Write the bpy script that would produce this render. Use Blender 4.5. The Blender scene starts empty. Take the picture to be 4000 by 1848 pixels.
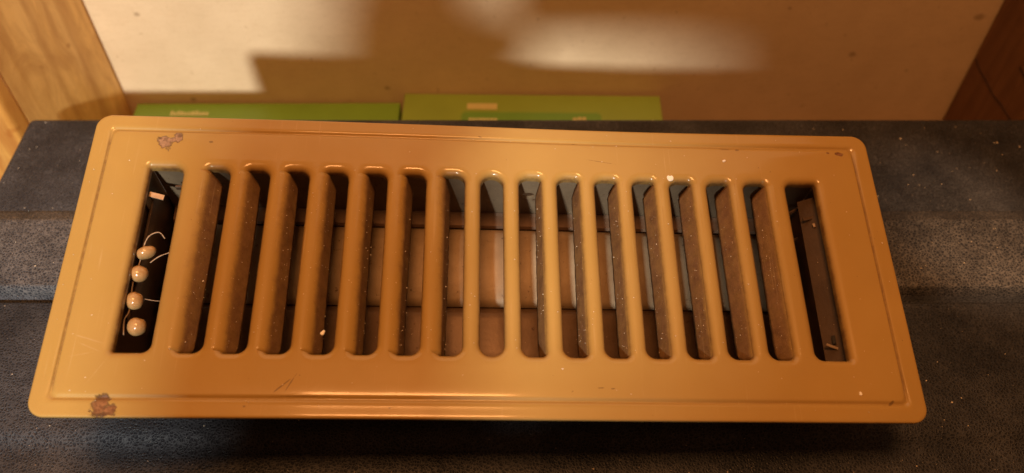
import bpy, bmesh, math, random
from mathutils import Vector, Matrix
R = math.radians
rnd = random.Random(7)
scene = bpy.context.scene
C = scene.collection

# ------------------------------------------------------------------ camera
CAM_H = 0.293
PITCH = 50.5
cam_d = bpy.data.cameras.new('camera')
cam = bpy.data.objects.new('camera', cam_d)
C.objects.link(cam)
cam.location = (0, 0, CAM_H)
cam.rotation_euler = (R(90 - PITCH), 0, 0)
cam_d.sensor_width = 36
cam_d.lens = 30.5
cam_d.clip_start = 0.004
cam_d.clip_end = 20
cam_d.dof.use_dof = True
cam_d.dof.focus_distance = 0.318
cam_d.dof.aperture_fstop = 8.5
scene.camera = cam

# ------------------------------------------------------------------ world and lamps
world = bpy.data.worlds.new('World')
scene.world = world
world.use_nodes = True
bg = world.node_tree.nodes['Background']
bg.inputs[0].default_value = (1.0, 0.38, 0.13, 1)
bg.inputs[1].default_value = 0.14

key_d = bpy.data.lights.new('room_lamp', 'POINT')
key_d.energy = 106
key_d.color = (1.0, 0.99, 0.90)
key_d.shadow_soft_size = 0.036
key = bpy.data.objects.new('room_lamp', key_d)
key.location = (-0.176, -0.953, 0.794)
C.objects.link(key)

fill_d = bpy.data.lights.new('ceiling_glow', 'AREA')
fill_d.shape = 'RECTANGLE'
fill_d.size = 0.34
fill_d.size_y = 0.22
fill_d.energy = 9.4
fill_d.color = (1.0, 0.42, 0.135)
fill = bpy.data.objects.new('ceiling_glow', fill_d)
fill.location = (-0.02, 0.02, 1.10)
fill.rotation_euler = (R(8), 0, 0)
C.objects.link(fill)

spot_d = bpy.data.lights.new('added_pool_spot', 'SPOT')     # added spot, makes the small warm pool on the right end of the case
spot_d.energy = 62
spot_d.color = (1.0, 0.64, 0.36)
spot_d.spot_size = R(3.3)
spot_d.spot_blend = 0.35
spot_d.shadow_soft_size = 0.012
spot = bpy.data.objects.new('added_pool_spot', spot_d)
spot.location = (0.62, -0.55, 1.05)
spot.rotation_euler = (Vector((0.200, 0.249, 0)) - Vector(spot.location)).to_track_quat('-Z', 'Y').to_euler()
C.objects.link(spot)

vs = scene.view_settings
vs.view_transform = 'Standard'
vs.look = 'None'
vs.exposure = 0
vs.gamma = 1


# ------------------------------------------------------------------ helpers
def tag(o, label=None, cat=None, group=None, kind=None):
    if label: o['label'] = label
    if cat: o['category'] = cat
    if group: o['group'] = group
    if kind: o['kind'] = kind
    return o


def link(name, verts, faces, mat=None, parent=None, smooth=False):
    me = bpy.data.meshes.new(name)
    me.from_pydata([tuple(v) for v in verts], [], faces)
    me.update()
    if smooth:
        me.polygons.foreach_set('use_smooth', [True] * len(me.polygons))
    o = bpy.data.objects.new(name, me)
    C.objects.link(o)
    if mat: me.materials.append(mat)
    if parent: o.parent = parent
    return o


def link_bm(name, bm, mat=None, parent=None, smooth=False):
    me = bpy.data.meshes.new(name)
    bmesh.ops.recalc_face_normals(bm, faces=bm.faces)
    bm.to_mesh(me)
    bm.free()
    if smooth:
        me.polygons.foreach_set('use_smooth', [True] * len(me.polygons))
    o = bpy.data.objects.new(name, me)
    C.objects.link(o)
    if mat: me.materials.append(mat)
    if parent: o.parent = parent
    return o


def box_bm(x0, x1, y0, y1, z0, z1, bev=0.0, seg=2):
    bm = bmesh.new()
    vs_ = [bm.verts.new((x, y, z)) for x in (x0, x1) for y in (y0, y1) for z in (z0, z1)]
    for f in ((0, 1, 3, 2), (4, 6, 7, 5), (0, 4, 5, 1), (2, 3, 7, 6), (0, 2, 6, 4), (1, 5, 7, 3)):
        bm.faces.new([vs_[i] for i in f])
    if bev:
        bmesh.ops.bevel(bm, geom=list(bm.edges), offset=bev, segments=seg, affect='EDGES', profile=0.5)
    return bm


def empty(name, M):
    o = bpy.data.objects.new(name, None)
    o.empty_display_size = 0.02
    C.objects.link(o)
    o.matrix_world = M
    return o


def contour(x0, x1, y0, y1, r, off=0.0, n=10, mx=14, my=30):
    """rounded rectangle, four corner radii (tl is -x +y ...), offset outwards; fixed point count"""
    cs = [(x1, y1, -1, -1, 0), (x0, y1, 1, -1, 90), (x0, y0, 1, 1, 180), (x1, y0, -1, 1, 270)]
    arcs = []
    for (cx, cy, sx, sy, a0), rr in zip(cs, r):
        ox, oy = cx + sx * rr, cy + sy * rr
        arcs.append([(ox + (rr + off) * math.cos(R(a0 + 90 * i / n)), oy + (rr + off) * math.sin(R(a0 + 90 * i / n))) for i in range(n + 1)])
    pts = []
    for k in range(4):
        pts += arcs[k]
        a, b = arcs[k][-1], arcs[(k + 1) % 4][0]
        m = mx if k % 2 == 0 else my
        for i in range(1, m):
            pts.append((a[0] + (b[0] - a[0]) * i / m, a[1] + (b[1] - a[1]) * i / m))
    return pts


def loft(rings, verts, faces, close_last=False):
    """rings: list of lists of xyz with equal count, closed"""
    b0 = len(verts)
    n = len(rings[0])
    for rg in rings: verts.extend(rg)
    for k in range(len(rings) - 1):
        for i in range(n):
            j = (i + 1) % n
            faces.append((b0 + k * n + i, b0 + k * n + j, b0 + (k + 1) * n + j, b0 + (k + 1) * n + i))


# ------------------------------------------------------------------ node helpers
class NT:
    def __init__(self, name):
        self.m = bpy.data.materials.new(name)
        self.m.use_nodes = True
        self.t = self.m.node_tree
        self.b = self.t.nodes['Principled BSDF']
        self.tc = self.t.nodes.new('ShaderNodeTexCoord')

    def n(self, typ, **kw):
        nd = self.t.nodes.new(typ)
        for k, v in kw.items():
            if k in nd.inputs: 
                self.set(nd.inputs[k], v)
            else:
                setattr(nd, k, v)
        return nd

    def set(self, sock, v):
        if hasattr(v, 'is_output'):
            self.t.links.new(v, sock)
        else:
            sock.default_value = v

    def coord(self, scale=(1, 1, 1), rot=(0, 0, 0), loc=(0, 0, 0), typ='POINT'):
        mp = self.t.nodes.new('ShaderNodeMapping')
        mp.vector_type = typ
        mp.inputs['Scale'].default_value = scale
        mp.inputs['Rotation'].default_value = rot
        mp.inputs['Location'].default_value = loc
        self.t.links.new(self.tc.outputs['Object'], mp.inputs['Vector'])
        return mp.outputs[0]

    def noise(self, vec, scale, detail=4, rough=0.55, dist=0.0):
        nd = self.n('ShaderNodeTexNoise', Vector=vec, Scale=scale, Detail=detail, Roughness=rough, Distortion=dist)
        return nd.outputs['Fac']

    def noisec(self, vec, scale, detail=3):
        nd = self.n('ShaderNodeTexNoise', Vector=vec, Scale=scale, Detail=detail)
        return nd.outputs['Color']

    def math(self, op, a, b=0.0, clamp=False):
        nd = self.t.nodes.new('ShaderNodeMath')
        nd.operation = op
        nd.use_clamp = clamp
        self.set(nd.inputs[0], a)
        self.set(nd.inputs[1], b)
        return nd.outputs[0]

    def ramp(self, fac, stops, interp='LINEAR'):
        nd = self.t.nodes.new('ShaderNodeValToRGB')
        nd.color_ramp.interpolation = interp
        e = nd.color_ramp.elements
        while len(e) < len(stops): e.new(0.5)
        for el, (p, c) in zip(e, stops):
            el.position = p
            el.color = c if len(c) == 4 else (*c, 1)
        self.set(nd.inputs[0], fac)
        return nd.outputs[0]

    def rng(self, v, a, b, c=0.0, d=1.0, smooth=False):
        nd = self.t.nodes.new('ShaderNodeMapRange')
        nd.clamp = True
        if smooth: nd.interpolation_type = 'SMOOTHSTEP'
        self.set(nd.inputs[0], v)
        for i, x in enumerate((a, b, c, d)): nd.inputs[i + 1].default_value = x
        return nd.outputs[0]

    def mix(self, fac, a, b, blend='MIX'):
        nd = self.t.nodes.new('ShaderNodeMix')
        nd.data_type = 'RGBA'
        nd.blend_type = blend
        self.set(nd.inputs[0], fac)
        for s, v in ((nd.inputs[6], a), (nd.inputs[7], b)):
            if not hasattr(v, 'is_output') and len(v) == 3: v = (*v, 1)
            self.set(s, v)
        return nd.outputs[2]

    def bump(self, h, strength, dist, prev=None):
        nd = self.t.nodes.new('ShaderNodeBump')
        nd.inputs['Strength'].default_value = strength
        nd.inputs['Distance'].default_value = dist
        self.set(nd.inputs['Height'], h)
        if prev is not None: self.t.links.new(prev, nd.inputs['Normal'])
        return nd.outputs[0]

    def out(self, color=None, rough=None, normal=None, metal=None, spec=None):
        b = self.b
        if color is not None:
            if not hasattr(color, 'is_output') and len(color) == 3: color = (*color, 1)
            self.set(b.inputs['Base Color'], color)
        if rough is not None: self.set(b.inputs['Roughness'], rough)
        if normal is not None: self.t.links.new(normal, b.inputs['Normal'])
        if metal is not None: self.set(b.inputs['Metallic'], metal)
        if spec is not None: self.set(b.inputs['Specular IOR Level'], spec)
        return self.m

    def ellipse(self, cx, cy, rx, ry, rot, wob, soft=0.18):
        """mask 1 inside a ragged ellipse on the object's xy plane (mm); wob is a colour noise"""
        mp = self.t.nodes.new('ShaderNodeMapping')
        mp.vector_type = 'TEXTURE'
        mp.inputs['Location'].default_value = (cx * .001, cy * .001, 0)
        mp.inputs['Rotation'].default_value = (0, 0, R(rot))
        mp.inputs['Scale'].default_value = (rx * .001, ry * .001, 0.02)
        self.t.links.new(self.tc.outputs['Object'], mp.inputs['Vector'])
        ln = self.t.nodes.new('ShaderNodeVectorMath')
        ln.operation = 'LENGTH'
        self.t.links.new(mp.outputs[0], ln.inputs[0])
        v = self.math('ADD', ln.outputs['Value'], wob)
        return self.rng(v, 1.0 - soft, 1.0 + soft, 1.0, 0.0)


# ------------------------------------------------------------------ materials
def mat_paint(name, dusty=0.0):
    k = NT(name)
    obj = k.coord()
    big = k.noise(obj, 22, 3)
    fine = k.noise(obj, 900, 2)
    base = (0.345, 0.214, 0.058)
    col = k.mix(k.rng(big, .35, .7), base, (0.37, 0.230, 0.065))
    wob_n = k.noise(obj, 420, 5, .65)
    wob = k.math('MULTIPLY', k.math('SUBTRACT', wob_n, 0.5), 2.6)
    # chipped corners: bare weathered metal with a rusty rim
    bare = k.mix(k.rng(k.noise(obj, 700, 4, .7), .42, .62), (0.33, 0.20, 0.12), (0.20, 0.12, 0.08))
    rust = k.mix(k.rng(k.noise(obj, 900, 4, .7), .4, .6), (0.13, 0.055, 0.024), (0.25, 0.115, 0.05))
    rim = (0.045, 0.022, 0.014)
    chips = [(-120.4, 45.4, 2.6, 1.7, -50, bare), (-117.5, 46.6, 2.6, .9, 10, bare), (-115.6, 47.6, 1.3, 1.7, 0, bare),
             (-123.6, -53.2, 2.3, 3.0, 0, rust), (-120.4, -54.7, 2.0, 1.5, 0, rust),
             (134.6, 48.2, 1.6, .55, -6, rust), (130.2, 48.7, .6, .3, 0, rust)]
    relief = None
    for cx, cy, rx, ry, rot, cc in chips:
        m_out = k.ellipse(cx, cy, rx * 1.15, ry * 1.18, rot, wob, .12)
        m_in = k.ellipse(cx, cy, rx, ry, rot, wob, .25)
        col = k.mix(k.math('MULTIPLY', m_out, .75), col, rim)
        col = k.mix(m_in, col, cc)
        relief = m_out if relief is None else k.math('MAXIMUM', relief, m_out)
    # dark rim blots and hairline scratches
    for cx, cy, rx, ry, rot in [(-115.3, 48.3, 1.0, .7, 20), (-122.3, 47.2, .9, .4, -30), (-123.6, -50.6, 2.0, .7, 0), (-123.2, -56.2, 3.2, .5, 4),
                                (-103.6, 46.0, .55, .35, 0), (41.5, 42.4, 5.2, .10, -9), (-67.8, -46.5, 3.4, .20, 42), (-65.0, -45.2, 2.8, .18, 62),
                                (-4.5, 52, .6, .25, -25), (-60, -49.9, 9, .12, 0), (36, -46.2, 1.2, .2, 2), (40, -46.4, .8, .25, 2), (31, 50.3, .7, .3, 0), (134, -50.6, 1.2, .4, 40),
                                (-33, -53.6, .5, .3, 0), (-79, -53.4, .45, .4, 0), (90.0, 49.4, 2, .15, 0), (94.5, 49.3, .8, .3, 0)]:
        m = k.ellipse(cx, cy, rx, ry, rot, wob, .3)
        col = k.mix(k.math('MULTIPLY', m, .6), col, (0.06, 0.025, 0.012))
    # greasy dirt specks scattered over the paint
    sp = k.rng(k.noise(obj, 620, 2, .5), .765, .80)
    col = k.mix(k.math('MULTIPLY', sp, .75), col, (0.07, 0.03, 0.015))
    # pale scuffs
    for cx, cy, rx, ry, rot in [(-132.5, -31, 4.2, .16, -16), (-131, -34, 3.4, .12, -22), (-133, -36.5, 3, .10, 12), (-127, -42, 4, .08, 60)]:
        m = k.ellipse(cx, cy, rx, ry, rot, wob, .5)
        col = k.mix(k.math('MULTIPLY', m, .14), col, (0.75, 0.6, 0.42))
    ro = k.rng(k.noise(obj, 60, 4), .3, .75, .30, .45)
    if not dusty:
        # grime gathered in the slot mouths
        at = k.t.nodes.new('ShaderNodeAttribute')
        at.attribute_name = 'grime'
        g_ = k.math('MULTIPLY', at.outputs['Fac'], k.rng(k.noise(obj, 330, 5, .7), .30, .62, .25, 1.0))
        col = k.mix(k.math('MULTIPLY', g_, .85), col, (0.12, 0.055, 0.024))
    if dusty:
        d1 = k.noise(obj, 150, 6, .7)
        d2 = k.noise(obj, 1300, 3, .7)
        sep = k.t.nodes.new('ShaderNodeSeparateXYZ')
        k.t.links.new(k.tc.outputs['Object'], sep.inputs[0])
        # settled dust and grime on the blade, darkened downwards to paint its shading too
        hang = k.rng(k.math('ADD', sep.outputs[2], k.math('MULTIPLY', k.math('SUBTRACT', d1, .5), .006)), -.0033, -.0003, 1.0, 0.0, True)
        dust = k.math('MULTIPLY', k.rng(d1, .30, .62, .65, 1.0), hang)  # mask for the dust and the painted shading together
        dirt = k.mix(k.rng(k.noise(obj, 260, 5, .7), .38, .66), (0.190, 0.100, 0.047), (0.122, 0.061, 0.028))  # colour of the dirt and of the shading painted with it
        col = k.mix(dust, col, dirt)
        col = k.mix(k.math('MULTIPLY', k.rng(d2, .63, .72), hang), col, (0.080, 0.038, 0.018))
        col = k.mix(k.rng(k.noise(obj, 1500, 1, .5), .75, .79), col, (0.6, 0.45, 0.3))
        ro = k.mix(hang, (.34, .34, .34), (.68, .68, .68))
    for rot_, thr in ((.5, .66), (-1.1, .68), (2.3, .69)):       # rubbed hairlines
        hl = k.rng(k.noise(k.coord((1, .03, 1), (0, 0, rot_)), 900, 2, .5), thr, thr + .05)
        hl = k.math('MULTIPLY', hl, k.rng(k.noise(obj, 35, 3), .48, .66))
        col = k.mix(k.math('MULTIPLY', hl, .16), col, (0.62, 0.45, 0.25))
        if not dusty: ro = k.math('ADD', ro, k.math('MULTIPLY', hl, .15))
    film = k.rng(k.noise(obj, 28, 5, .65, .8), .45, .75)           # thin uneven film of dust and grease
    col = k.mix(k.math('MULTIPLY', film, .16), col, (0.26, 0.155, 0.07))
    nb = k.bump(fine, .035, .0006)
    nb = k.bump(k.math('SUBTRACT', 1.0, relief), .7, .00035, nb)
    nb = k.bump(k.noise(obj, 120, 2), .05, .0012, nb)
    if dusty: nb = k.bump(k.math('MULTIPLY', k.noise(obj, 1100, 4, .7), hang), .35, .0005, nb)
    k.out(col, ro, nb, spec=.22)
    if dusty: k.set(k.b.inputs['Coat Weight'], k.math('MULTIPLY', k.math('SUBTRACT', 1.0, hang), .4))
    else: k.set(k.b.inputs['Coat Weight'], k.math('SUBTRACT', .62, k.math('MULTIPLY', film, .34)))
    k.b.inputs['Coat Roughness'].default_value = .085
    return k.m


def mat_inner(name, base, base2, metal=.25, rough=.5):
    k = NT(name)
    o = k.coord()
    c = k.mix(k.rng(k.noise(o, 60, 6, .65), .35, .68), base, base2)
    c = k.mix(k.rng(k.noise(o, 420, 4, .7), .62, .74), c, (0.07, 0.03, 0.014))
    c = k.mix(k.rng(k.noise(o, 1400, 1), .77, .80), c, (0.55, 0.42, 0.28))
    nb = k.bump(k.noise(o, 700, 4, .6), .25, .0004)
    return k.out(c, rough, nb, metal, .4)


def mat_case(name, worn=.36, web_col=(0.205, 0.215, 0.24)):
    k = NT(name)
    o = k.coord()
    warp = k.n('ShaderNodeVectorMath', operation='ADD')
    sc = k.n('ShaderNodeVectorMath', operation='SCALE')
    k.t.links.new(k.noisec(o, 300, 2), sc.inputs[0])
    sc.inputs['Scale'].default_value = .0016
    k.t.links.new(o, warp.inputs[0]); k.t.links.new(sc.outputs[0], warp.inputs[1])
    v = k.n('ShaderNodeTexVoronoi', feature='DISTANCE_TO_EDGE', Vector=warp.outputs[0], Scale=830.0, Randomness=1.0)
    web = k.rng(v.outputs['Distance'], 0.0, .42, 1.0, 0.0)         # 1 on the raised web between pits
    fine = k.noise(o, 2200, 3, .6)
    dustn = k.noise(o, 26, 5, .62)
    dust2 = k.noise(o, 190, 5, .7)
    col = k.mix(k.rng(k.noise(o, 14, 3), .3, .7), (0.011, 0.0135, 0.0200), (0.018, 0.021, 0.029))
    scuff = k.math('MULTIPLY', k.rng(k.math('ADD', web, k.math('MULTIPLY', k.math('SUBTRACT', k.noise(o, 900, 3, .6), .5), .35)), .58, .98), k.rng(dustn, .30, .66, .3, 1.0))
    scuff = k.math('MULTIPLY', scuff, k.rng(dust2, .3, .7, .45, 1.0))
    col = k.mix(k.math('MULTIPLY', scuff, worn), col, web_col)
    film = k.math('MULTIPLY', k.rng(dustn, .40, .70), .11)
    col = k.mix(film, col, (0.24, 0.25, 0.29))
    sp = k.rng(k.noise(o, 1100, 1, .5), .775, .80)
    col = k.mix(k.math('MULTIPLY', sp, .7), col, (0.45, 0.38, 0.31))
    nb = k.bump(k.rng(v.outputs['Distance'], 0.0, .55, 1.0, 0.0, True), .8, .00042)
    nb = k.bump(fine, .25, .0003, nb)
    return k.out(col, k.rng(dustn, .3, .7, .42, .6), nb, spec=.32)


def mat_board(name):
    k = NT(name)
    o = k.coord()
    c = k.mix(k.rng(k.noise(o, 45, 5, .6), .3, .7), (0.66, 0.505, 0.325), (0.73, 0.565, 0.37))
    c = k.mix(k.rng(k.noise(k.coord((.25, 1, 1)), 420, 5, .7), .5, .75, 0, .22), c, (0.42, 0.27, 0.14))
    c = k.mix(k.rng(k.noise(o, 9, 4, .6), .45, .75, 0, .25), c, (0.50, 0.345, 0.19))
    c = k.mix(k.rng(k.noise(o, 700, 3, .7), .55, .8, 0, .35), c, (0.40, 0.25, 0.12))
    c = k.mix(k.rng(k.noise(o, 240, 2, .5), .70, .80, 0, .45), c, (0.30, 0.17, 0.075))
    wob = k.math('MULTIPLY', k.math('SUBTRACT', k.noise(o, 200, 3), .5), 1.6)
    return c, k, o, wob


def mat_hardboard(name):
    c, k, o, wob = mat_board(name)
    # a few dark blemishes
    for x, z, r in [(.2545, .0045, .0022), (.193, -.021, .0017), (-.0735, -.046, .0013), (-.190, -.055, .0014), (.150, .010, .0009), (-.204, .006, .0012), (.228, -.033, .0008)]:
        mp = k.t.nodes.new('ShaderNodeMapping')
        mp.vector_type = 'TEXTURE'
        mp.inputs['Location'].default_value = (x, 0, z)
        mp.inputs['Scale'].default_value = (r * 1.3, 1, r)
        k.t.links.new(k.tc.outputs['Object'], mp.inputs['Vector'])
        sp = k.t.nodes.new('ShaderNodeVectorMath'); sp.operation = 'LENGTH'
        k.t.links.new(mp.outputs[0], sp.inputs[0])
        m = k.rng(k.math('ADD', sp.outputs['Value'], wob), .6, 1.4, .7, 0)
        c = k.mix(k.math('MULTIPLY', m, .7), c, (0.16, 0.085, 0.04))
    nb = k.bump(k.noise(o, 500, 4, .6), .15, .0004)
    return k.out(c, .62, nb, spec=.3)


def mat_wood(name, a, b, knot, axis='Z', rough=.45, scale=1.0, coat=0.0):
    k = NT(name)
    st = {'Z': (1, 1, .07), 'X': (.07, 1, 1)}[axis]
    o = k.coord(st)
    full = k.coord()
    g1 = k.noise(o, 130 * scale, 5, .6, .6)
    g2 = k.noise(o, 520 * scale, 4, .6)
    rings = k.n('ShaderNodeTexWave', wave_type='BANDS', bands_direction='DIAGONAL', Vector=o, Scale=38.0 * scale, Distortion=7.0, Detail=3.0)
    rings.inputs['Detail Scale'].default_value = 1.4
    c = k.mix(k.rng(g1, .3, .7), a, b)
    c = k.mix(k.math('MULTIPLY', k.rng(rings.outputs['Fac'], .55, 1.0), .45), c, knot)
    c = k.mix(k.math('MULTIPLY', k.rng(g2, .52, .72), .3), c, knot)
    c = k.mix(k.rng(k.noise(full, 70, 2), .70, .76, 0, .6), c, knot)
    c = k.mix(k.rng(k.noise(k.coord((1, 1, .45)), 60, 6, .65, 1.2), .42, .66, 0, .55), c, knot)
    c = k.mix(k.rng(k.noise(full, 1300, 3, .7), .5, .75, 0, .25), c, knot)
    nb = k.bump(g2, .25, .0004)
    k.out(c, rough, nb, spec=.4)
    if coat:
        k.b.inputs['Coat Weight'].default_value = coat
        k.b.inputs['Coat Roughness'].default_value = .2
    return k.m


def mat_plain(name, col, rough=.5, metal=0.0, amount=.12, scale=90, bumpy=.08):
    k = NT(name)
    o = k.coord()
    d = tuple(x * (1 - amount * 2) for x in col)
    c = k.mix(k.rng(k.noise(o, scale, 5, .6), .3, .7), col, d)
    nb = k.bump(k.noise(o, scale * 8, 3), bumpy, .0003)
    return k.out(c, rough, nb, metal)


M_paint = mat_paint('tan_enamel')
M_vane = mat_paint('dusty_shaded_enamel', 1.0)
M_wall = mat_inner('galvanised_sheet', (0.215, 0.158, 0.10), (0.15, 0.105, 0.066), .1, .5)
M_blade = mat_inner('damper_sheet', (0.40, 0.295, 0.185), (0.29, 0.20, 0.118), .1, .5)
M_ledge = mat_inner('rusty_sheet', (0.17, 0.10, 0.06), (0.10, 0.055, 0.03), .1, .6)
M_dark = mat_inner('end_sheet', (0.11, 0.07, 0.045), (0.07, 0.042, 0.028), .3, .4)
M_tab = mat_inner('bent_tab', (0.30, 0.215, 0.145), (0.24, 0.165, 0.11), .2, .4)
M_case = mat_case('pebbled_plastic')
M_band = mat_case('pebbled_plastic_worn', .9, (0.215, 0.205, 0.20))
M_hard = mat_hardboard('hardboard')
M_pine = mat_wood('aged_pine', (0.72, 0.41, 0.12), (0.80, 0.50, 0.18), (0.40, 0.18, 0.045), 'Z', .42, .6)
M_varn = mat_wood('varnished_pine', (0.66, 0.33, 0.075), (0.72, 0.40, 0.11), (0.42, 0.15, 0.03), 'Z', .35, 1.0, .3)
M_red = mat_wood('stained_pine', (0.165, 0.074, 0.034), (0.130, 0.056, 0.025), (0.085, 0.033, 0.015), 'Z', .5, 1.6)
M_crack = mat_plain('crack_dark', (0.050, 0.020, 0.010), .7)
M_shelf = mat_wood('shelf_wood', (0.30, 0.17, 0.075), (0.24, 0.13, 0.055), (0.14, 0.07, 0.03), 'X', .6)
M_green = mat_plain('lime_card', (0.22, 0.33, 0.052), .45, 0, .04, 40, .03)
M_green2 = mat_plain('leaf_card', (0.17, 0.33, 0.04), .45, 0, .05, 40, .03)
M_panel = mat_plain('green_print', (0.13, 0.30, 0.05), .45, 0, .03, 40, .02)
M_print = mat_plain('cream_print', (0.50, 0.48, 0.22), .5, 0, .04, 300, .02)
M_printp = mat_plain('pale_print', (0.56, 0.60, 0.30), .5, 0, .04, 300, .02)
M_dot = mat_plain('orange_print', (0.80, 0.36, 0.10), .5, 0, .05, 300, .02)
M_leaf = mat_plain('brown_print', (0.20, 0.20, 0.06), .5, 0, .05, 300, .02)
M_blade_shade = mat_inner('shaded_damper_sheet', (0.20, 0.125, 0.075), (0.13, 0.075, 0.043), .2, .45)  # darker copy of the damper sheet: shade painted into the front blade
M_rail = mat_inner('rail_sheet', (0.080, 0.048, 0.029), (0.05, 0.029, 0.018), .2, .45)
M_silk = mat_plain('silk', (0.38, 0.27, 0.175), .6)
M_flake = mat_plain('white_flake', (0.85, 0.80, 0.70), .6, 0, .03)
M_speck = mat_plain('dust_speck', (0.70, 0.60, 0.46), .7, 0, .1)
M_phone = mat_plain('phone_body', (0.03, 0.03, 0.035), .3)
M_sleeve = mat_plain('dark_sleeve', (0.06, 0.045, 0.04), .9, 0, .2, 200, .3)


def mat_bead():
    k = NT('pearly_bead')
    o = k.coord()
    c = k.mix(k.rng(k.noise(o, 420, 4), .35, .7), (0.44, 0.27, 0.115), (0.33, 0.185, 0.07))
    k.out(c, .2, k.bump(k.noise(o, 900, 2), .08, .0003))
    k.b.inputs['Subsurface Weight'].default_value = .12
    k.b.inputs['Subsurface Radius'].default_value = (.003, .0015, .0008)
    k.b.inputs['Subsurface Scale'].default_value = .5
    k.b.inputs['Coat Weight'].default_value = .3
    return k.m


M_bead = mat_bead()

# ------------------------------------------------------------------ the setting
# shelf board everything stands on
shelf = link_bm('shelf_floor', box_bm(-.60, .60, -.02, .40, -.118, -.100, .001), M_shelf)
tag(shelf, kind='structure')

# back panel
panel = link_bm('back_panel', box_bm(-.30, .34, .393, .399, -.099, .62, .0005), M_hard)
tag(panel, 'tan hardboard panel closing the back, behind the case and green boxes', 'panel')


def board(name, face, thick, z0, z1, mat, bev=.0018, seg=3):
    """upright board from its visible face (two plan points, rear first) and a thickness vector sign"""
    (x0, y0), (x1, y1) = face
    d = Vector((x1 - x0, y1 - y0, 0)); L = d.length
    bm = box_bm(0, L, 0, thick, z0, z1, bev, seg)
    o = link_bm(name, bm, mat, None, True)
    ang = math.atan2(d.y, d.x)
    o.matrix_world = Matrix.Translation((x0, y0, 0)) @ Matrix.Rotation(ang, 4, 'Z')
    return o


# left: pine side board, the front end varnished orange
lb = empty('side_board', Matrix.Translation((-.25, .36, -.1)))
ang = math.atan2(.322 - .3915, -.2437 + .2294)
Ml = Matrix.Translation((-.2294, .3915, 0)) @ Matrix.Rotation(ang, 4, 'Z')
Ll = math.hypot(.0143, .0695)
o = link_bm('board_body', box_bm(0, Ll, -.045, 0, -.099, .62, .0012, 3), M_pine)
o.matrix_world = Ml; o.parent = lb; o.matrix_parent_inverse = lb.matrix_world.inverted()
o = link_bm('front_edge', box_bm(Ll - .0016, Ll + .010, -.047, .0004, -.099, .62, .0026, 4), M_varn)
o['label'] = 'bright orange varnished front edge'
o.matrix_world = Ml; o.parent = lb; o.matrix_parent_inverse = lb.matrix_world.inverted()
tag(lb, 'upright yellow pine board with orange varnished front edge, left of the case', 'board')

# right: dark stained board
rb = empty('side_board', Matrix.Translation((.28, .36, -.1)))
o = link_bm('board_body', box_bm(.262, .30, .3222, .3915, -.099, .62, .0012, 3), M_red)
for q in (o,):
    q.parent = rb; q.matrix_parent_inverse = rb.matrix_world.inverted()


def streak(pts, w):
    vv, ff = [], []
    for i, (y, z) in enumerate(pts):
        a = w * (0.6 + .5 * math.sin(i * 1.7 + 1) ** 2)
        t = Vector((pts[min(i + 1, len(pts) - 1)][0] - pts[max(i - 1, 0)][0], pts[min(i + 1, len(pts) - 1)][1] - pts[max(i - 1, 0)][1])).normalized()
        nx, nz = -t.y, t.x
        vv += [(.2617, y + nx * a, z + nz * a), (.2617, y - nx * a, z - nz * a), (.2624, y + nx * a, z + nz * a), (.2624, y - nx * a, z - nz * a)]
    for i in range(len(pts) - 1):
        b = 4 * i
        ff += [(b, b + 1, b + 5, b + 4), (b, b + 4, b + 6, b + 2), (b + 1, b + 3, b + 7, b + 5)]
    q = link('crack', vv, ff, M_crack, rb)
    q.matrix_parent_inverse = rb.matrix_world.inverted()


streak([(.389, -.021), (.380, -.0225), (.370, -.022), (.360, -.0225), (.350, -.0205), (.342, -.0200), (.333, -.0195), (.326, -.018)], .0006)
streak([(.352, .0035), (.345, .003), (.338, .0035), (.331, .0045), (.326, .0048)], .0008)
tag(rb, 'dark red stained board with a black crack, right of the panel', 'board')

# ------------------------------------------------------------------ pebbled case
CX0, CX1 = -.2385, .42


def profile():
    p = [(.3165, -.100), (.3184, -.030), (.3186, -.006), (.3180, -.0028), (.3166, -.0008), (.3146, 0)]
    p += [(.2550, 0), (.2100, 0), (.2096, -.0002), (.2093, -.0034), (.2070, -.0034), (.2066, -.0005), (.2056, 0), (.1500, 0), (.1480, -.0004), (.1462, -.0015), (.1442, -.0030), (.1415, -.0037), (.1390, -.0040)]
    p += [(.0700, -.0042), (.0560, -.0048), (.0470, -.0080), (.0420, -.0140), (.0405, -.0220), (.0400, -.050), (.0420, -.100)]
    return p


def extrude_profile(name, prof, x0, x1, r, mat, parent, round_right=False):
    secs = []
    n = 5
    cy = sum(p[0] for p in prof) / len(prof)
    for i in range(n + 1):
        t = i / n * math.pi / 2
        secs.append((x0 + r * (1 - math.cos(t)) if False else x0 + r * (1 - math.cos(t)), r * (1 - math.sin(t))))
    secs.append((x1, 0.0))
    vv, ff = [], []
    m = len(prof)
    ymin, ymax = min(p[0] for p in prof), max(p[0] for p in prof)
    for x, ins in secs:
        for (y, z) in prof:
            yy = min(max(y, ymin + ins), ymax - ins)
            vv.append((x, yy, z - ins if z > -.09 else z))
    for s in range(len(secs) - 1):
        for i in range(m - 1):
            ff.append((s * m + i, s * m + i + 1, (s + 1) * m + i + 1, (s + 1) * m + i))
    ff.append(tuple(range(m)))
    ff.append(tuple(reversed(range((len(secs) - 1) * m, len(secs) * m))))
    bm = bmesh.new()
    bv = [bm.verts.new(v) for v in vv]
    for f in ff: bm.faces.new([bv[i] for i in f])
    o = link_bm(name, bm, mat, parent)
    me = o.data
    me.polygons.foreach_set('use_smooth', [len(p.vertices) == 4 for p in me.polygons])
    return o


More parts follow.
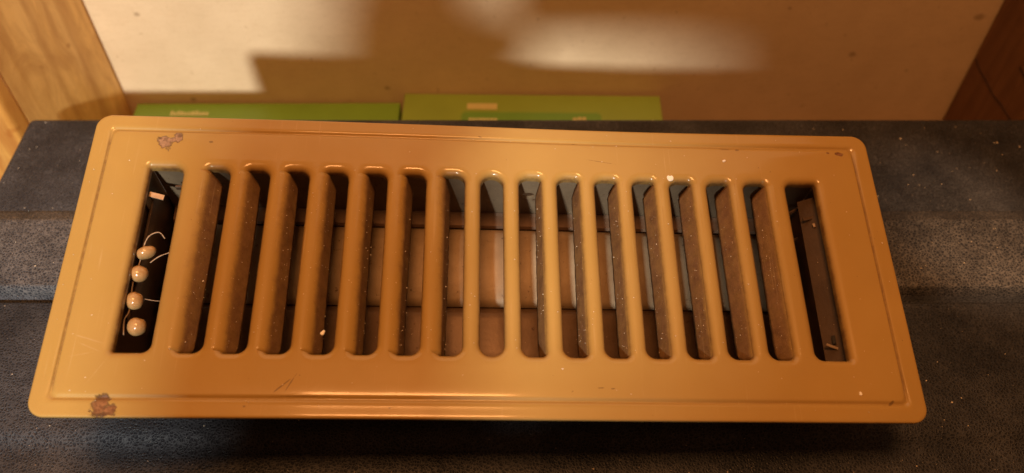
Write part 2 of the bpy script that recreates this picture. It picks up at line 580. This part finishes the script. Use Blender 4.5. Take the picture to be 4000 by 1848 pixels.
case = empty('tool_case', Matrix.Identity(4))
extrude_profile('case_shell', profile(), CX0, CX1, .0035, M_case, case)
band = [(.2572, -.002), (.2562, .0001), (.2550, .0006), (.2478, .0048), (.2466, .0053), (.2452, .0054), (.2120, .0052), (.2112, .0050), (.2106, .0043), (.2098, -.0004), (.2096, -.0035)]
extrude_profile('raised_band', band, CX0 + .0006, CX1, .0012, M_band, case)
tag(case, 'black pebbled plastic case with a raised band along its lid, under the register', 'case')

# ------------------------------------------------------------------ green boxes behind the case


def green_box(x0, x1, y0, y1, z1, rz, mat, label):
    t = empty('carton', Matrix.Translation(((x0 + x1) / 2, (y0 + y1) / 2, -.0995)) @ Matrix.Rotation(R(rz), 4, 'Z'))
    hx, hy, H = (x1 - x0) / 2, (y1 - y0) / 2, z1 + .0995
    link_bm('carton_body', box_bm(-hx, hx, -hy, hy, 0, H, .0006, 2), mat, t)
    tag(t, label, 'box', 'green cartons behind the case')
    return t, hx, hy, H


def flat(name, parent, x0, x1, y0, y1, z, mat, r=.0):
    if r:
        c = contour(x0, x1, y0, y1, (r,) * 4, 0, 4, 2, 2)
    else:
        c = [(x0, y0), (x1, y0), (x1, y1), (x0, y1)]
    n = len(c)
    vv = [(x, y, z) for x, y in c] + [(x, y, z - .0006) for x, y in c]
    ff = [tuple(range(n))] + [(i, i + n, (i + 1) % n + n, (i + 1) % n) for i in range(n)]
    return link(name, vv, ff, mat, parent)


def text_line(parent, x0, x1, y, h, z, mat, word=4):
    """a line of tiny unreadable print: strokes grouped into words"""
    vv, ff = [], []
    x = x0
    k = 0
    while x < x1:
        w = h * rnd.uniform(.30, .55)
        if k % word != word - 1:
            hh = h * rnd.choice((.7, .7, 1.0, .85))
            b = len(vv)
            vv += [(x, y, z), (x + w, y, z), (x + w, y + hh, z), (x, y + hh, z)]
            ff.append((b, b + 1, b + 2, b + 3))
        x += w + h * .12
        k += 1 if rnd.random() > .25 else 0
    return link('printed_text', vv, ff, mat, parent)


t, hx, hy, H = green_box(-.064, .0868, .322, .3915, -.0499, -.9, M_green, 'lime green carton with dark green panel and cream print, right of the dark gap')
flat('printed_panel', t, -.041, .040, -hy + .004, hy - .0155, H + .00005, M_panel, .003)
zt = H + .00035
flat('print_bar', t, -.0380, -.0205, hy - .0135, hy - .0085, zt, M_print)
text_line(t, -.0365, -.0205, hy - .024, .0042, zt, M_printp, 9)
text_line(t, -.0365, -.0270, hy - .0305, .0042, zt, M_printp, 9)
text_line(t, .0235, .0295, hy - .0235, .0048, zt, M_print, 9)
text_line(t, .0235, .0330, hy - .0305, .0048, zt, M_print, 9)

t, hx, hy, H = green_box(-.2235, -.0665, .322, .3915, -.0565, .3, M_green2, 'leaf green carton with an orange dot and pale print, left of the dark gap')
zt = H + .00035
text_line(t, -.0565, -.0340, hy - .0110, .0040, zt, M_printp, 12)
text_line(t, -.0600, -.0300, hy - .0175, .0040, zt, M_printp, 12)
text_line(t, -.0600, .0060, hy - .0290, .0050, zt, M_printp, 9)
text_line(t, .0330, .0520, hy - .0210, .0045, zt, M_printp, 9)
text_line(t, .0135, .0330, hy - .0210, .0045, zt, M_printp, 9)
flat('print_bar', t, -.058, -.014, hy - .0345, hy - .0310, zt, M_printp)
o = flat('orange_dot', t, .0015, .0095, hy - .0235, hy - .0155, zt, M_dot, .0039)
o = flat('brown_dot', t, -.0105, -.0055, hy - .0215, hy - .0145, zt, M_leaf, .0024)

# ------------------------------------------------------------------ floor register
AX = Vector((0.99780, 0.02432, -0.06151)).normalized()
AY = Vector((-0.0104, 0.9759, 0.2178)); AY = (AY - AX * AX.dot(AY)).normalized()
AZ = AX.cross(AY)
MR = Matrix.Identity(4)
for i, a in enumerate((AX, AY, AZ)):
    for j in range(3): MR[j][i] = a[j]
MR.translation = Vector((-.0070, .18792, .05205))
reg = empty('floor_register', MR)
tag(reg, 'tan painted metal floor register with seventeen slots, lying tilted on the black case', 'vent cover')
mm = .001


def warp(u, v):
    """slight bend of the thin sheet, mm"""
    rear = max(0.0, min(1.0, (v + 20) / 77))
    front = max(0.0, min(1.0, (20 - v) / 77))
    return -1.5 * rear * math.exp(-((u - 55) / 75) ** 2) + 0.9 * front * math.exp(-((u + 30) / 85) ** 2)


def W3(u, v, z=0.0):
    return (u * mm, v * mm, (z + warp(u, v)) * mm)


P = 14.2
A2 = 4.15                       # half width of an opening
B2 = 35.2
D = P / 2 - A2                  # roll width
YB = B2 + D + 1.0
slots = []                      # x0, x1, corner radii (ur, ul, ll, lr), cell x0, cell x1, vane side
for i in range(-7, 8):
    rr = {0: (4.1,) * 4}.get(i)
    if rr is None:
        rr = (3.4, 1.6, 1.6, 3.4) if i < 0 else (1.6, 3.4, 3.4, 1.6)
    slots.append((i * P - A2, i * P + A2, rr, i * P - P / 2, i * P + P / 2, 0 if i == 0 else (-1 if i < 0 else 1), abs(i)))
XB = 123.6 + D + .8
slots.insert(0, (-124.0, -112.0, (3.0, .7, .7, 3.0), -XB, -7.5 * P, None, 8))
slots.append((111.4, 123.2, (.7, 3.0, 3.0, .7), 7.5 * P, XB, None, 8))

verts, faces = [], []
grime = []
CN = dict(n=8, mx=4, my=26)
DEPTH = 2.3
for x0, x1, rr, c0, c1, side, k in slots:
    rings = []
    steps = 9
    rings.append([W3(x, y, -DEPTH - 1.5) for x, y in contour(x0, x1, -B2, B2, rr, 0.0, **CN)])
    for s in range(steps + 1):
        th = s / steps * math.pi / 2
        off = D * (1 - math.cos(th))
        z = -DEPTH * (1 - math.sin(th))
        rings.append([W3(x, y, z) for x, y in contour(x0, x1, -B2, B2, rr, off * .985, **CN)])
    cell = contour(c0, c1, -YB, YB, (.02,) * 4, 0.0, **CN)
    rings.append([W3(x, y, 0) for x, y in cell])
    f0 = len(faces)
    loft(rings, verts, faces)
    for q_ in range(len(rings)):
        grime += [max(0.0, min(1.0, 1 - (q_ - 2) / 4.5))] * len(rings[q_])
# rim of the face plate: outer edge, flange, pressed groove, flat field up to the slot block
OX, OY, RO = 146.2, 57.0, 5.4
GR = 6.3
CO = dict(n=10, mx=60, my=26)


def gro(t, w=.75):              # pressed groove cross-section
    return -0.70 * math.exp(-((t - GR) / w) ** 2)


ts = [(-.0, -1.6), (0.0, -.75), (.12, -.42), (.45, -.25), (1.2, -.22), (2.5, -.2), (4.0, -.15), (5.0, -.1)]
rings = []
for t_, z in ts:
    rings.append((t_, z))
for q in (5.2, 5.4, 5.6, 5.8, 5.95, 6.1, 6.3, 6.5, 6.65, 6.8, 7.0, 7.2, 7.5, 7.9):
    rings.append((q, gro(q) - .1 * max(0, 1 - max(0, q - 5) / 1.5)))
R3 = []
for q, z in rings:
    r = max(RO - q * .72, 2.0)
    R3.append([W3(x, y, z - gro(q) + gro(q, .42) if abs(y) < 46.5 else z) for x, y in contour(-OX + q, OX - q, -OY + q, OY - q, (r,) * 4, 0.0, **CO)])
last = contour(-OX + 7.9, OX - 7.9, -OY + 7.9, OY - 7.9, (2.0,) * 4, 0.0, **CO)
blk = contour(-XB, XB, -YB, YB, (.02,) * 4, 0.0, **CO)
for f_ in (.33, .66, 1.0):
    R3.append([W3(a[0] + (b[0] - a[0]) * f_, a[1] + (b[1] - a[1]) * f_, 0) for a, b in zip(last, blk)])
f0 = len(faces)
loft(R3, verts, faces)
for q_, rg in enumerate(R3):
    t_ = rings[q_][0] if q_ < len(rings) else 20
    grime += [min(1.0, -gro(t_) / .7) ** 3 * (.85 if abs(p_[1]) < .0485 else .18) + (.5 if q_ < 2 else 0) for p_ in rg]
rim_verts = set(i for f in faces[f0:] for i in f)
bm = bmesh.new()
lay = bm.verts.layers.float.new('grime')
bv = []
for v, g_ in zip(verts, grime):
    w_ = bm.verts.new(v)
    w_[lay] = g_
    bv.append(w_)
for k_, f in enumerate(faces):          # slot rings run outwards, rim rings inwards: wind both so that they look up
    bm.faces.new([bv[i] for i in (f if k_ >= f0 else tuple(reversed(f)))])
bmesh.ops.remove_doubles(bm, verts=[v for i, v in enumerate(bv) if i not in rim_verts], dist=2e-6)
me = bpy.data.meshes.new('face_plate')
bm.to_mesh(me)
bm.free()
me.polygons.foreach_set('use_smooth', [True] * len(me.polygons))
up_ = sum(p.normal.z * p.area for p in me.polygons)
if up_ < 0: me.flip_normals()
plate = bpy.data.objects.new('face_plate', me)
C.objects.link(plate)
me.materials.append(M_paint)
plate.parent = reg
sol = plate.modifiers.new('sheet', 'SOLIDIFY')
sol.thickness = .0006
sol.offset = -1
sol.use_rim = False


# vanes
RVS = {-1: 4.5, 1: 3.2}
VLS = {-1: 6.6, 1: 7.6}


def vane_tilt(a): return R(8 + 3.1 * a)


def vane(i):
    """louver turned down out of the slot: a wide curl off the bar's crest, then a straight blade"""
    s = -1 if i < 0 else 1
    a = abs(i)
    tilt = vane_tilt(a)
    RV, VL = RVS[s], VLS[s]
    xc = i * P + s * P / 2              # crest of the bar it hangs from
    prof = []
    na, nst = 9, 7
    for q in range(na + 1):
        ph = (math.pi / 2 - tilt) * q / na
        prof.append((xc - s * RV * math.sin(ph), -.035 + .060 * min(1.0, q / 2) - RV * (1 - math.cos(ph)), 0.0))
    x, z, _ = prof[-1]
    for q in range(1, nst + 1):
        prof.append((x - s * math.sin(tilt) * VL * q / nst, z - math.cos(tilt) * VL * q / nst, q / nst))
    vv, ff = [], []
    ny = 48
    for j in range(ny + 1):
        t_ = .5 - .5 * math.cos(math.pi * j / ny) if False else j / ny
        for q, (px, pz, dq) in enumerate(prof):
            hook = 1 - math.sqrt(max(0.0, 1 - dq ** 7))
            top = B2 - .7 - 2.2 * dq - .7 * hook
            bot = -B2 + .4 + 2.3 * hook + 1.4 * dq ** 2
            y = bot + (top - bot) * t_
            jag = .05 * math.sin(y * .9 + i) + .04 * math.sin(y * 2.3 + 2 * i) if dq == 1 else 0
            bow = .25 * math.sin((y + 35) / 70 * math.pi + i) * dq
            vv.append(W3(px - s * (jag + bow), y, pz))
    m = len(prof)
    for j in range(ny):
        for q in range(m - 1):
            f = (j * m + q, j * m + q + 1, (j + 1) * m + q + 1, (j + 1) * m + q)
            ff.append(f if s < 0 else tuple(reversed(f)))
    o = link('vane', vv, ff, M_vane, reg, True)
    sm = o.modifiers.new('sheet', 'SOLIDIFY')
    sm.thickness = .0006
    sm.offset = -1
    return o


for i in range(-7, 8):
    if i: vane(i)


# the box under the plate: bottom edge follows the case lid
def zfloor(u, v, zw=.0056):
    p0 = MR.translation + AX * u * mm + AY * v * mm
    return (zw - p0.z) / AZ.z / mm


def wall_quad(name, a, b, thick, mat, nx=2, ztop=-3.3):
    """upright wall from plan point a to b (mm), thickness vector, reaching down to the case"""
    au, av = a; bu, bv_ = b
    tx, ty = thick
    vv, ff = [], []
    for j in range(nx + 1):
        f = j / nx
        u, v = au + (bu - au) * f, av + (bv_ - av) * f
        for du, dv in ((0, 0), (tx, ty)):
            vv += [((u + du) * mm, (v + dv) * mm, ztop * mm), ((u + du) * mm, (v + dv) * mm, zfloor(u + du, v + dv) * mm)]
    for j in range(nx):
        b0 = 4 * j
        ff += [(b0, b0 + 1, b0 + 5, b0 + 4), (b0 + 2, b0 + 6, b0 + 7, b0 + 3), (b0, b0 + 4, b0 + 6, b0 + 2), (b0 + 1, b0 + 3, b0 + 7, b0 + 5)]
    ff += [(0, 2, 3, 1), (4 * nx, 4 * nx + 1, 4 * nx + 3, 4 * nx + 2)]
    return link(name, vv, ff, mat, reg)


# rear wall with a round screw hole
VR = 37.0
hc, hz, hr = 15.0, -18.6, 2.7
ring_h = [(hc + hr * math.cos(2 * math.pi * i / 40), hz + hr * .8 * math.sin(2 * math.pi * i / 40)) for i in range(40)]
x0_, x1_, zt_, zb_ = hc - 12, hc + 12, -3.3, -36.0
sq = []
for i in range(40):
    a_ = 2 * math.pi * i / 40
    cx_, sx_ = math.cos(a_), math.sin(a_)
    k_ = 1 / max(abs(cx_) / 12, abs(sx_) / (hz - zb_ if sx_ < 0 else zt_ - hz))
    sq.append((hc + cx_ * k_, hz + sx_ * k_))
vv, ff = [], []
loft([[(x * mm, (VR + 1.2) * mm, z * mm) for x, z in ring_h], [(x * mm, VR * mm, z * mm) for x, z in ring_h], [(x * mm, VR * mm, z * mm) for x, z in sq]], vv, ff)
b0 = len(vv)
for xa, xb in ((-124.6, x0_), (x1_, 124.6)):
    b0 = len(vv)
    vv += [(xa * mm, VR * mm, zt_ * mm), (xb * mm, VR * mm, zt_ * mm), (xb * mm, VR * mm, zb_ * mm), (xa * mm, VR * mm, zb_ * mm)]
    ff.append((b0, b0 + 1, b0 + 2, b0 + 3))
link('rear_wall', vv, ff, M_wall, reg)
wall_quad('rear_skirt', (-126, VR + 1.3), (126, VR + 1.3), (0, .8), M_wall, 2, -26.0)
wall_quad('front_wall', (-126, -37.2), (126, -37.2), (0, .8), M_wall)
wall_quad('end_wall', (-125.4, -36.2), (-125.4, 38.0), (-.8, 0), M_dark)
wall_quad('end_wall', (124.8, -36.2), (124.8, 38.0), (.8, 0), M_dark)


def slab(name, pts, u0, u1, mat, thick=.7, nu=2, smooth=False):
    """strip with an open (v, z) profile extruded along u"""
    vv, ff = [], []
    m = len(pts)
    for j in range(nu + 1):
        u = u0 + (u1 - u0) * j / nu
        for v, z in pts: vv.append((u * mm, v * mm, z * mm))
    for j in range(nu):
        for q in range(m - 1):
            ff.append((j * m + q, j * m + q + 1, (j + 1) * m + q + 1, (j + 1) * m + q))
    o = link(name, vv, ff, mat, reg, smooth)
    sm = o.modifiers.new('sheet', 'SOLIDIFY')
    sm.thickness = thick * mm
    sm.offset = 0
    return o


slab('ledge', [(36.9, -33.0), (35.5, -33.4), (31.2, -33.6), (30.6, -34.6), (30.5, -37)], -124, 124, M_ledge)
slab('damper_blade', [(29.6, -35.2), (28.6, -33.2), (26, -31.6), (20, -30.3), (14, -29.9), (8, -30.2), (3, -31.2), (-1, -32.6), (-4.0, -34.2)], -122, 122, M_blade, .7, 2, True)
slab('damper_blade', [(-4.2, -35.0), (-5.6, -34.9), (-6.1, -34.2), (-6.9, -33.7), (-9, -33.8), (-20, -34.6), (-34, -35.9)], -122, 122, M_blade_shade, .7, 2, True)
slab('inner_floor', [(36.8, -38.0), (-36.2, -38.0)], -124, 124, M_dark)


# bent tabs on the end walls
def tab(loc_, size, rot, mat=None, name='bent_tab'):
    o = link_bm(name, box_bm(-size[0] / 2 * mm, size[0] / 2 * mm, -size[1] / 2 * mm, size[1] / 2 * mm, -size[2] / 2 * mm, size[2] / 2 * mm, .0001, 1), mat or M_tab, reg)
    o.matrix_local = Matrix.Translation(tuple(c * mm for c in loc_)) @ Matrix.Rotation(R(rot[2]), 4, 'Z') @ Matrix.Rotation(R(rot[1]), 4, 'Y') @ Matrix.Rotation(R(rot[0]), 4, 'X')
    return o


tab((-121.8, 26.3, -6.5), (5.4, 2.0, .7), (8, 10, -10))
tab((-124.9, 24.5, -8.5), (.7, 4.0, 5.0), (0, 0, 0), M_wall)
tab((-114.5, 33.2, -12.0), (6.0, .9, 2.2), (0, 0, 0), M_dark, 'cross_strip')
tab((-124.5, 4.5, -13.0), (1.0, 52, 5.0), (0, 0, 0), M_dark, 'side_rail')
tab((122.6, -1, -9.7), (7.6, 68, .8), (0, -38, 0), M_rail, 'side_rail')
tab((121.2, -27.6, -8.4), (4.4, 1.0, .6), (0, 6, -18), M_tab)
tab((121.8, 24.4, -9.0), (5.2, 1.2, .7), (20, 0, 14), M_dark)
tab((122.4, -25.0, -8.6), (1.2, 3.2, 1.0), (0, -28, 0), mat_plain('hole_dark', (0.012, 0.008, 0.006), .8), 'rail_hole')
tab((123.0, 21.0, -8.4), (.9, 1.6, .9), (0, -28, 10), M_tab)
tab((118.0, 30.5, -16.0), (10, 1.2, .8), (60, 10, 32), M_dark, 'cross_strip')
tab((117.0, 20.0, -22.0), (12, 1.2, .8), (60, 10, 28), M_dark, 'cross_strip')

# ------------------------------------------------------------------ beads and silk in the left slot
Mloc = MR


def bead(u, v, z, r, sq_, label, seed):
    bm = bmesh.new()
    bmesh.ops.create_uvsphere(bm, u_segments=28, v_segments=18, radius=r * mm)
    rr = random.Random(seed)
    ph = rr.uniform(0, 6)
    for w in bm.verts:
        n_ = w.co.normalized()
        k_ = 1 + .05 * math.sin(3 * n_.x + ph) * math.cos(2.3 * n_.y) - .10 * math.exp(-((n_.x - .5) ** 2 + (n_.y - .75) ** 2) / .05)
        w.co = Vector((w.co.x * sq_[0], w.co.y * sq_[1], w.co.z * sq_[2])) * k_
    o = link_bm('bead', bm, M_bead, None, True)
    o.matrix_world = Mloc @ Matrix.Translation((u * mm, v * mm, z * mm)) @ Matrix.Rotation(.45 if sq_[1] < .8 else rr.uniform(-.5, .5), 4, 'Z')
    return tag(o, label, 'bead', 'pearly beads in the left end slot')


BZ = -6.2
beads = [(-121.4, 3.3, 3.1, (1.15, .72, .85), 'topmost of the four cream beads in the left slot, tilted and lens shaped'),
         (-122.4, -4.9, 3.05, (1.05, .98, .95), 'second cream bead down in the left slot, with a small grey blotch'),
         (-122.0, -15.0, 3.0, (.98, 1.08, .95), 'third cream bead down in the left slot, with a dark hairline crease'),
         (-119.6, -24.4, 3.2, (1.0, 1.0, .95), 'bottom cream bead in the left slot, the roundest of the four')]
for n_, (u, v, r, s_, lab) in enumerate(beads):
    bead(u, v, BZ, r, s_, lab, 11 + n_)


def tube(name, pts, r, mat, n=6):
    vv, ff = [], []
    pts = [Vector(p) * mm for p in pts]
    for i, p in enumerate(pts):
        t_ = (pts[min(i + 1, len(pts) - 1)] - pts[max(i - 1, 0)]).normalized()
        a_ = t_.orthogonal().normalized(); b_ = t_.cross(a_)
        rr = r * mm * (.75 + .5 * rnd.random())
        for j in range(n):
            th = 2 * math.pi * j / n
            vv.append(p + a_ * rr * math.cos(th) + b_ * rr * math.sin(th))
    for i in range(len(pts) - 1):
        for j in range(n):
            ff.append((i * n + j, i * n + (j + 1) % n, (i + 1) * n + (j + 1) % n, (i + 1) * n + j))
    o = link(name, vv, ff, mat, None, True)
    o.matrix_world = Mloc
    return o


def curve_pts(ctrl, n=14):
    out = []
    for i in range(len(ctrl) - 1):
        a_, b_ = ctrl[i], ctrl[i + 1]
        p0 = ctrl[max(i - 1, 0)]; p3 = ctrl[min(i + 2, len(ctrl) - 1)]
        for q in range(n):
            t_ = q / n
            out.append(tuple(.5 * (2 * b0_ + (c0 - a0) * t_ + (2 * a0 - 5 * b0_ + 4 * c0 - d0) * t_ ** 2 + (-a0 + 3 * b0_ - 3 * c0 + d0) * t_ ** 3)
                             for a0, b0_, c0, d0 in zip(p0, a_, b_, p3)))
    out.append(ctrl[-1])
    return out


o = tube('silk_thread', curve_pts([(-123.3, -27.5, -6), (-124.2, -22, -6.5), (-123.6, -18, -7.5), (-124.0, -10, -7), (-124.2, -6, -7.5), (-123.4, 0, -7.5), (-122.8, 5, -6.5), (-121.5, 9.5, -6), (-118.5, 11.5, -6.5), (-116.5, 9.8, -8)]), .24, M_silk)
tag(o, 'pale fuzzy thread stringing the cream beads together in the left slot', 'thread')
o = tube('silk_thread', curve_pts([(-119.8, 0.0, -7.5), (-117.0, 2.2, -7), (-113.5, 3.6, -6.5)]), .20, M_silk)
tag(o, 'short pale thread slanting beside the topmost cream bead', 'thread')
o = tube('silk_thread', curve_pts([(-119.0, -14.0, -7), (-115.5, -14.4, -7.5), (-112.5, -14.2, -8)]), .12, M_silk)
tag(o, 'thin level thread reaching right from the third cream bead', 'thread')

# ------------------------------------------------------------------ paint flakes and dust


def flake(u, v, z, r, label, lobes=1, world=None):
    bm = bmesh.new()
    n_ = 14
    ring = []
    for i in range(n_):
        a_ = 2 * math.pi * i / n_
        rr = r * (1 + .25 * math.sin(a_ * 2 + u) + .12 * math.sin(a_ * 3 + v))
        if lobes == 2: rr = r * (1.0 - .55 * math.exp(-((a_ - math.pi / 2) / .5) ** 2))
        ring.append((rr * math.cos(a_), rr * math.sin(a_)))
    top = [bm.verts.new((x * mm * .8, y * mm * .8, .35 * mm)) for x, y in ring]
    bot = [bm.verts.new((x * mm, y * mm, 0)) for x, y in ring]
    bm.faces.new(top)
    bm.faces.new(list(reversed(bot)))
    for i in range(n_): bm.faces.new((bot[i], bot[(i + 1) % n_], top[(i + 1) % n_], top[i]))
    o = link_bm('paint_flake', bm, M_flake, None)
    o.matrix_world = Mloc @ Matrix.Translation(W3(u, v, z))
    return tag(o, label, 'flake', 'white flakes on the register')


flake(67.2, 36.3, -.25, 1.45, 'white heart shaped flake at the rear of the tan plate', 2)
flake(-91.2, -27.6, -1.9, 1.15, 'oval white flake near the front of a slot left of centre')
flake(-57.0, -26.9, -3.6, .85, 'small cream flake on a vane in the fifth slot from the left')
flake(124.0, -47.3, .02, .6, 'tiny white flake near the front right corner of the plate')
flake(88.8, 44.2, .02, .55, 'tiny white flake at the rear right of the plate')


def specks(name, pts, rmin, rmax, mat, seed):
    rr = random.Random(seed)
    vv, ff = [], []
    for p, nrm in pts:
        r = rr.uniform(rmin, rmax) * (1.0 if rr.random() > .06 else 1.8) * mm
        b_ = len(vv)
        for d_ in ((1, 0, 0), (-1, 0, 0), (0, 1, 0), (0, -1, 0), (0, 0, .8), (0, 0, -.3)):
            vv.append(Vector(p) + Vector(d_) * r * rr.uniform(.6, 1.3))
        for f in ((0, 2, 4), (2, 1, 4), (1, 3, 4), (3, 0, 4), (2, 0, 5), (1, 2, 5), (3, 1, 5), (0, 3, 5)):
            ff.append(tuple(b_ + i for i in f))
    o = link(name, vv, ff, mat, None)
    return o


pts = []
for _ in range(170):
    u, v = rnd.uniform(-144, 144), rnd.uniform(-55.5, 55.5)
    if abs(u) < 126 and abs(v) < 36.5:
        # on the bars only
        i_ = math.floor(u / P)
        u = (i_ + .5) * P + rnd.uniform(-1.3, 1.3)
        if abs(u) > 106: continue
    pts.append((Mloc @ Vector(W3(u, v, 0)), None))
o = specks('dust', pts, .11, .27, M_speck, 3)
tag(o, 'cream dust specks over the tan register', 'dust', None, 'stuff')
pts = []
for i in range(-7, 8):
    if not i: continue
    s = -1 if i < 0 else 1
    a = abs(i)
    tilt = vane_tilt(a)
    RV = RVS[s]
    ph = math.pi / 2 - tilt
    xb, zb2 = i * P + s * P / 2 - s * RV * math.sin(ph), -RV * (1 - math.cos(ph))
    for _ in range(18):
        d_ = rnd.uniform(.2, 6.5)
        u = xb - s * math.sin(tilt) * d_ - s * .05 * math.cos(tilt)
        z = zb2 - math.cos(tilt) * d_ + .05 * math.sin(tilt)
        pts.append((Mloc @ Vector(W3(u, rnd.uniform(-31, 27), z)), None))
o = specks('dust', pts, .10, .26, M_speck, 5)
tag(o, 'cream dust specks clinging to the vanes in the slots', 'dust', None, 'stuff')
pts = []
for _ in range(900):
    x, y = rnd.uniform(-.235, .33), rnd.uniform(.06, .316)
    if x < .15 and rnd.random() < .45: continue
    z = .0053 if .212 < y < .245 else (-.004 if y < .14 else 0.0)
    if .14 < y < .150 or .205 < y < .212 or .245 < y < .257: continue
    pts.append(((x, y, z), None))
o = specks('dust', pts, .12, .34, M_speck, 9)
tag(o, 'pale grit scattered over the black pebbled case lid', 'dust', None, 'stuff')

# ------------------------------------------------------------------ the photographer, standing in the lamp's light
fw = Vector((0, math.cos(R(PITCH)), -math.sin(R(PITCH))))
up = Vector((0, math.sin(R(PITCH)), math.cos(R(PITCH))))
phone = empty('phone', Matrix.Translation((0, 0, CAM_H)))
bm = box_bm(-.055, .105, -.0640, .011, .0020, .0100, .003, 3)
o = link_bm('phone_body', bm, M_phone, phone, True)
o.matrix_local = Matrix.Rotation(R(90 - PITCH), 4, 'X')
tag(phone, 'black phone held level above the register', 'phone')


def skin(name, nodes, edges, mat, parent):
    me = bpy.data.meshes.new(name)
    me.from_pydata([c[0] for c in nodes], edges, [])
    o = bpy.data.objects.new(name, me)
    C.objects.link(o)
    me.materials.append(mat)
    md = o.modifiers.new('skin', 'SKIN')
    md.use_smooth_shade = True
    for v_, c in zip(me.skin_vertices[0].data, nodes):
        v_.radius = c[1] if isinstance(c[1], tuple) else (c[1], c[1])
    me.skin_vertices[0].data[0].use_root = True
    s2 = o.modifiers.new('sub', 'SUBSURF')
    s2.levels = 2
    s2.render_levels = 2
    o.parent = parent
    return o


person = empty('person', Matrix.Identity(4))
tag(person, 'photographer reaching in from the front with both arms, holding the phone', 'person')
# body (chest, neck, head, arms and hands as one surface); only its shadow reaches the picture
nodes = [((.02, -.34, .10), (.20, .13)),        # 0 chest
         ((.03, -.36, .272), (.20, .12)),        # 1 upper chest
         ((.045, -.44, .36), (.055, .05)),      # 2 neck
         ((.034, -.50, .50), .150),             # 3 head
         ((.034, -.50, .62), .130),     # 4 crown
         ((-.25, -.36, .25), .14),             # 5 left shoulder
         ((-.100, -.29, .26), .034),            # 6 left elbow
         ((-.105, -.25, .318), .034),           # 7 left wrist
         ((-.117, -.24, .360), .031),           # 8 left hand
         ((-.098, -.21, .42), .014),            # 9 fingers
         ((.25, -.36, .20), .055),              # 10 right shoulder
         ((.20, -.20, .20), .040),              # 11 right elbow
         ((.135, -.06, .25), .028),             # 12 right hand
         ((.100, -.055, .262), .014),           # 13 fingers
         ((-.088, -.14, .290), .022),           # 14 left palm
         ((-.072, -.06, .258), .015),           # 15 left finger
         ((-.050, -.055, .256), .012)]          # 16 left finger tip
edges = [(0, 1), (1, 2), (2, 3), (3, 4), (1, 5), (5, 6), (6, 7), (7, 8), (8, 9), (1, 10), (10, 11), (11, 12), (12, 13), (7, 14), (14, 15), (15, 16)]
skin('body', nodes, edges, M_sleeve, person)
